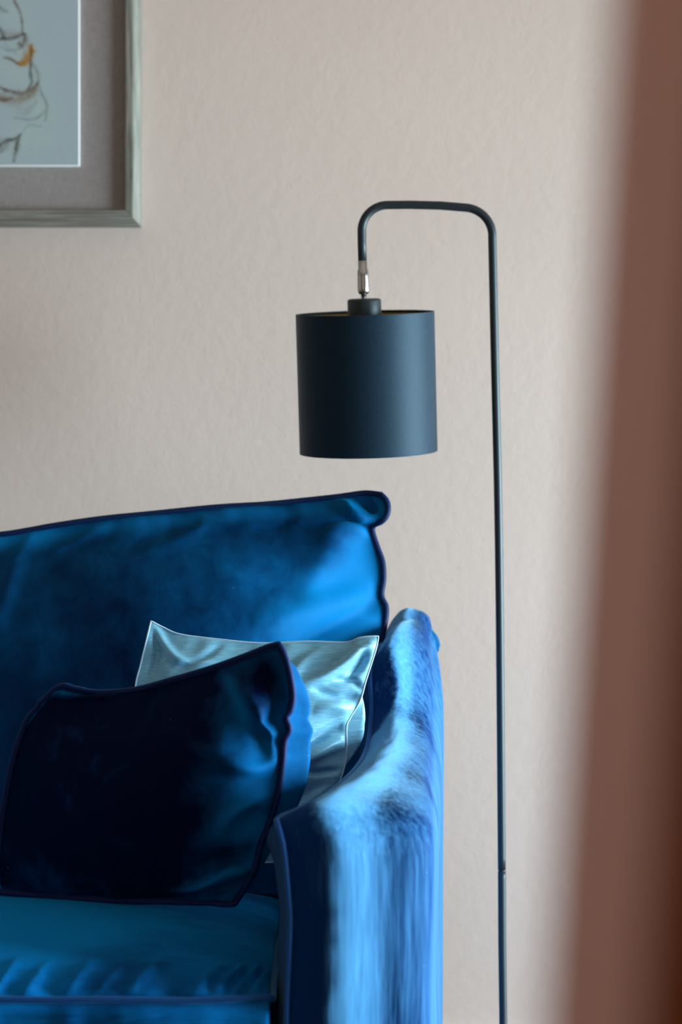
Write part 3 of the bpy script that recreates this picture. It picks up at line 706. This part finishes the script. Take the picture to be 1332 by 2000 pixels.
# ------------------------------------------------------------------ floor lamp
LY = 3.80
lamp = empty('floor_lamp', (P(983, 2000, LY)[0]+.001, LY, 0), 'matt black arched floor lamp with dark drum shade beside the sofa', 'lamp')
xb = P(985, 2000, LY)[0]
lathe('base', [(0.125, 0), (0.125, 0.010), (0.120, 0.014), (0.012, 0.016), (0.0085, 0.03)], (xb, LY, 0), (0, 0, 1), M['black'], lamp, 64)
lowp = [np.array([xb, LY, 0.014]), P(983, 2000, LY), P(981, 1850, LY), P(980.2, 1702, LY)]
tube('lower_pole', catmull(lowp, 40), 0.0064, M['black'], lamp, 20)
tube('pole_collar', [P(980.2, 1703, LY), P(980.15, 1699, LY)], 0.0058, M['black'], lamp, 20)
def arc(c, r, a0, a1, n=14):
    return [P(c[0]+r*math.cos(math.radians(a)), c[1]-r*math.sin(math.radians(a)), LY) for a in np.linspace(a0, a1, n)]
up = list(catmull([P(980.1, 1698, LY), P(978.5, 1500, LY), P(976, 1200, LY), P(972.5, 960, LY), P(966.5, 700, LY), P(961.5, 470, LY)], 60))
up += arc((906, 461), 55.5, -2, 84, 18)
up += [P(860, 401.5, LY), P(800, 400, LY)]
up += arc((757, 451), 50.5, 90, 180, 18)
up += [P(706.8, 475, LY), P(708, 511, LY)]
up = np.array(up)
keep = [0]
for i in range(1, len(up)):
    if np.linalg.norm(up[i]-up[keep[-1]]) > 0.002: keep.append(i)
tube('upper_pole', up[keep], np.interp(np.arange(len(keep)), [0, len(keep)-1], [0.0063, 0.0069]), M['black'], lamp, 24)
# swivel joint
dn = P(710.3, 575, LY)-P(708, 511, LY); dn /= np.linalg.norm(dn)
s = LY/FPX
o_ = P(708, 510, LY)
sj = lathe('swivel_joint', [(0.0078*0.92, 0), (.0074, .5*s), (.0074, 17*s), (.0088, 18*s), (.0090, 30*s), (.0094, 50*s), (.0093, 58*s), (.0080, 63*s), (.0060, 64.5*s)], o_, dn, M['chrome'], lamp, 40)
lathe('swivel_pin', [(.0045, 62*s), (.0045, 74*s), (.0062, 75*s), (.0062, 79*s)], o_, dn, M['chrome'], lamp, 24)
# shade axis: leans a little sideways and towards the viewer
ax = P(720, 882, LY)-P(712.5, 611, LY); ax[1] += 0.0; ax /= np.linalg.norm(ax)
tilt = math.radians(6.8); ax = ax*math.cos(tilt)+np.array([0, math.sin(tilt), 0]); ax /= np.linalg.norm(ax)
ctop = P(712.8, 611, LY); R = 135.6*s; H = 271*s/math.cos(tilt)
lathe('socket_cap', [(.006, -29*s), (28*s, -28.5*s), (31.5*s, -27.5*s), (33*s, -25*s), (33*s, 30*s), (25*s, 40*s), (25*s, 70*s), (10*s, 72*s)], P(712, 612, LY), ax, M['black'], lamp, 48)
sh = lathe('lamp_shade', [(R, 0), (R, H), (R-.0012, H), (R-.0012, 0)], ctop, ax, M['shade'], lamp, 128, True)
sh.data.polygons.foreach_set('use_smooth', [True]*len(sh.data.polygons))
md = sh.modifiers.new('edge', 'EDGE_SPLIT'); md.split_angle = math.radians(50)
lathe('lining', [(R-.0013, .004), (R-.0013, H-.004), (R-.0020, H-.004), (R-.0020, .004)], ctop, ax, M['gold'], sh, 96, True)
for hh in (0.0015, H-0.0015):
    a1 = np.cross(ax, [0, 1, 0]); a1 /= np.linalg.norm(a1); a2 = np.cross(ax, a1)
    ring = [ctop+ax*hh+(R-.0014)*(math.cos(t)*a1+math.sin(t)*a2) for t in np.linspace(0, 2*math.pi, 96, endpoint=False)]
    tube('rim', ring, 0.0016, M['shade'], sh, 8, True)
for q in (35, 155, 275):
    d = math.cos(math.radians(q))*a1+math.sin(math.radians(q))*a2
    tube('spider_arm', [ctop+ax*.012+d*(33*s-.001), ctop+ax*.010+d*R*.6, ctop+ax*.006+d*(R-.002)], 0.0013, M['black'], sh, 8)
lathe('bulb', [(.010, 70*s), (.014, 80*s), (.026, 105*s), (.030, 125*s), (.026, 145*s), (.012, 158*s), (.001, 160*s)], P(712, 612, LY), ax, M['white_glass'], lamp, 32)

# ------------------------------------------------------------------ framed picture
FY = WY-0.048
corner = P(272.5, 438.5, FY); sF = FY/FPX
pic = empty('framed_picture', (corner[0]-0.31, WY-.001, corner[2]), 'framed sketch in weathered grey wood with linen mat, hanging on the wall', 'picture')
Wd, Ht, mw = 0.60, 0.74, 0.0250
dep = 0.046
def member(name, length, loc, rotz_y):
    prof = [(0, 0), (0, dep), (0.0125, dep), (0.0155, dep-.001), (mw, dep-.014), (mw, 0)]   # (w outward, depth)
    V = []; F = []
    L0 = length/2
    for sx in (-1, 1):
        for (wv, dv) in prof:
            V.append((sx*(L0-mw+wv), -dv, -wv))
    n = len(prof)
    for i in range(n):
        j = (i+1) % n; F.append((i, j, n+j, n+i))
    F.append(tuple(range(n))); F.append(tuple(range(n, 2*n)))
    me = bpy.data.meshes.new(name); me.from_pydata(V, [], F); me.update()
    bm = bmesh.new(); bm.from_mesh(me); bmesh.ops.recalc_face_normals(bm, faces=bm.faces); bm.to_mesh(me); bm.free()
    o = new_obj(name, me, M['frame'], pic)
    pw = parent_world(pic)
    o.location = Vector(loc)-pw; o.rotation_euler = (0, rotz_y, 0)
    md = o.modifiers.new('bevel', 'BEVEL'); md.width = 0.0012; md.segments = 2
    return o
cx, cz = corner[0]-Wd/2, corner[2]+Ht/2; yb = WY-.001
member('frame_rail', Wd, (cx, yb, corner[2]+mw), 0)
member('frame_rail', Ht, (corner[0]-mw, yb, cz), -math.pi/2)
member('frame_rail', Wd, (cx, yb, corner[2]+Ht-mw), math.pi)
member('frame_rail', Ht, (corner[0]-Wd+mw, yb, cz), math.pi/2)
ix0, ix1, iz0, iz1 = corner[0]-Wd+mw, corner[0]-mw, corner[2]+mw, corner[2]+Ht-mw
box('mat_board', (ix0-.003, ix1+.003, WY-.032, WY-.002, iz0-.003, iz1+.003), M['linen'], pic)
PY = WY-0.039
pr = P(155.5, 325, PY); x1, z0 = pr[0], pr[2]; mg = ix1-x1
x0 = ix0+mg; z1 = iz1-(z0-iz0)
box('print_board', (x0, x1, PY+.0006, WY-.032, z0, z1), M['board'], pic, 0.0012)
# the drawing itself, flat print as colours on the sheet
nx, nz = 330, 430
gx = np.linspace(x0+.0022, x1-.0022, nx); gz = np.linspace(z0+.0022, z1-.0022, nz)
GX, GZ = np.meshgrid(gx, gz, indexing='ij')
qx = (GX/PY*FPX+666)*4.347; qy = (1000-(GZ-CAMZ)/PY*FPX)*4.347
qx = np.where(qx < -110, -220-qx+fbm(qx/60, qy/60, 91)*40, qx)
colr = np.zeros((nx, nz, 3)); colr[:] = (0.34, 0.43, 0.46)
def blend(mask, c):
    global colr
    mask = np.clip(mask, 0, 1)[..., None]; colr = colr*(1-mask)+np.array(c)*mask
nz1 = fbm(qx/45, qy/45, 81); nz2 = fbm(qx/14, qy/14, 83)
def dist(pts):
    pts = catmull([(a, b, 0) for a, b in pts], 30)[:, :2]; d = np.full(qx.shape, 1e9); pr_ = np.zeros(qx.shape)
    for i in range(len(pts)-1):
        a = pts[i]; e = pts[i+1]-a; t = np.clip(((qx-a[0])*e[0]+(qy-a[1])*e[1])/(e@e+1e-9), 0, 1)
        q = np.hypot(qx-a[0]-t*e[0], qy-a[1]-t*e[1]); m_ = q < d; d = np.where(m_, q, d); pr_ = np.where(m_, (i+t)/29., pr_)
    return d, pr_
def stroke(pts, wid, c, op=0.85, soft=1.0):
    d, pr_ = dist(pts); wv = 1.9*wid*(0.55+0.45*np.sin(math.pi*pr_))*(1+nz2*0.8)
    blend(1.2*op*np.exp(-(d/(wv+.1))**(2/soft))*(0.8+nz1*0.5), c)
BR, DK, GR = (0.10, 0.065, 0.035), (0.025, 0.025, 0.025), (0.20, 0.24, 0.23)
for pts, wd in [([(110, -200), (160, 300), (300, 700), (330, 1000), (200, 1150)], 60), ([(60, 1300), (200, 1200), (420, 1180)], 60), ([(330, 900), (440, 1000)], 40)]:
    stroke(pts, wd, (0.36, 0.47, 0.45), 0.6, 1.3)
stroke([(0, 560), (120, 620), (200, 600)], 50, (0.38, 0.46, 0.44), .5, 1.4)
stroke([(60, -250), (130, -120), (120, 0), (165, 90), (185, 180), (190, 280)], 7, BR)
stroke([(-20, 40), (20, 80), (60, 100)], 10, GR); stroke([(-20, 220), (10, 270), (30, 320)], 12, DK)
stroke([(-60, 340), (0, 332), (100, 325), (180, 300), (215, 290)], 9, DK, .9)
stroke([(20, 270), (90, 290), (170, 290)], 20, (.22, .2, .17), .5, 1.3)
stroke([(200, 290), (212, 330), (190, 385), (160, 370)], 16, (.12, .09, .07), .8)
stroke([(0, 395), (80, 430), (140, 420), (200, 400)], 6, GR, .7)
stroke([(40, 380), (100, 420), (150, 470)], 6, GR, .5)
stroke([(30, 490), (90, 500), (160, 545), (205, 552)], 7, BR, .8)
stroke([(256, 395), (258, 440), (225, 500), (175, 548)], 25, (0.32, 0.16, 0.02), .95, .7)
stroke([(262, 400), (270, 450), (250, 520)], 6, (.12, .06, .01), .8)
stroke([(262, 520), (258, 620), (270, 700), (240, 755)], 8, DK, .85)
stroke([(270, 530), (318, 620), (325, 690), (300, 770)], 10, GR, .85)
stroke([(-40, 720), (60, 770), (180, 790), (260, 765), (322, 700)], 10, BR, .85)
stroke([(-40, 800), (60, 840), (150, 845), (240, 820), (300, 770)], 26, (.20, .15, .09), .7, 1.2)
stroke([(-20, 830), (40, 850), (100, 835)], 10, BR, .7)
stroke([(330, 715), (358, 805), (395, 880), (396, 950), (382, 1030)], 7, GR, .9)
stroke([(140, 960), (220, 962), (300, 880), (310, 850)], 9, (.27, .32, .31), .7)
stroke([(150, 925), (210, 930), (270, 900)], 7, (.27, .32, .31), .6)
stroke([(390, 930), (330, 990), (250, 1015), (120, 1000)], 7, GR, .7)
stroke([(350, 1072), (250, 1062), (205, 1105)], 6, GR, .6)
stroke([(-80, 1260), (0, 1230), (60, 1190), (120, 1180), (178, 1140)], 9, DK, .85)
stroke([(165, 1150), (138, 1250), (118, 1370)], 10, (.08, .08, .06), .85)
stroke([(0, 1290), (40, 1250), (60, 1200)], 16, BR, .5, 1.2)
stroke([(-20, 1160), (10, 1200), (20, 1260)], 8, GR, .6)
for (a, b, r) in [(258, 1268, 8), (278, 1308, 6), (527, 1335, 9), (500, 1300, 5), (330, 1310, 5)]:
    blend(.5*np.exp(-((qx-a)**2+(qy-b)**2)/r**2), GR)
pw = np.array(parent_world(pic))
V = np.stack([GX, np.full_like(GX, PY), GZ], -1).reshape(-1, 3)-pw
F = [(i*nz+j, (i+1)*nz+j, (i+1)*nz+j+1, i*nz+j+1) for i in range(nx-1) for j in range(nz-1)]
me = bpy.data.meshes.new('art_print'); me.from_pydata(V.tolist(), [], F); me.update()
ca = me.color_attributes.new('ink', 'FLOAT_COLOR', 'POINT')
ca.data.foreach_set('color', np.concatenate([colr.reshape(-1, 3), np.ones((nx*nz, 1))], 1).ravel())
m, nt, b = mat('ink_on_paper'); at = nd(nt, 'ShaderNodeAttribute'); at.attribute_name = 'ink'
nt.links.new(at.outputs['Color'], b.inputs['Base Color']); b.inputs['Roughness'].default_value = 0.7
ap_ = new_obj('art_print', me, m, pic); ap_['label'] = 'loose brown ink and wash sketch of draped cloth with an ochre touch'

# ------------------------------------------------------------------ curtains close to the camera, right
def drape(parent, CY, e0, k, width, a0, a1, fq, m, ph):
    nxx, nzz = 160, 60; V = []; F = []
    for i in range(nxx):
        u = i/(nxx-1)
        for j in range(nzz):
            z = 0.03+2.40*j/(nzz-1)
            py = max(-300, min(2600, 1000-(z-CAMZ)/CY*FPX))
            xe = (e0+k*py-666)/FPX*CY
            x = xe+width*u+0.004*math.sin(u*fq*.6+z*1.2+ph)-0.004*math.sin(z*1.2+ph)
            y = CY+(a0+(a1-a0)*min(1, u*9))*math.sin(u*fq+0.7*math.sin(z*1.7)+ph)+0.006*math.sin(u*19+z*2)
            V.append((x, y, z))
    for i in range(nxx-1):
        for j in range(nzz-1): F.append((i*nzz+j, (i+1)*nzz+j, (i+1)*nzz+j+1, i*nzz+j+1))
    o = mesh_obj('drape', V, F, m, parent)
    md = o.modifiers.new('thick', 'SOLIDIFY'); md.thickness = 0.0010
    rodz = 2.445
    tube('rod', [(0.02, CY, rodz), (1.1, CY, rodz)], 0.010, M['black'], parent, 16)
    for q in range(12):
        xk = 0.12+q*width/12.5
        ring = [(xk, CY+0.015*math.cos(t), rodz-.003+0.015*math.sin(t)) for t in np.linspace(0, 2*math.pi, 20, endpoint=False)]
        tube('curtain_ring', ring, 0.002, M['black'], parent, 6, True)
sheer = empty('sheer_curtain', (0.3, 0.68, 0), 'thin brown sheer curtain blurred along the right side, left of the darker drape', 'curtain')
drape(sheer, 0.68, 1200, -0.068, 0.55, 0.004, 0.018, 60, M['sheer'], 0)
cur = empty('curtain', (0.3, 0.59, 0), 'dark rust curtain blurred at the far right edge, in front of the sheer', 'curtain')
drape(cur, 0.59, 1420, -0.075, 0.5, 0.006, 0.028, 52, M['curtain'], 1)
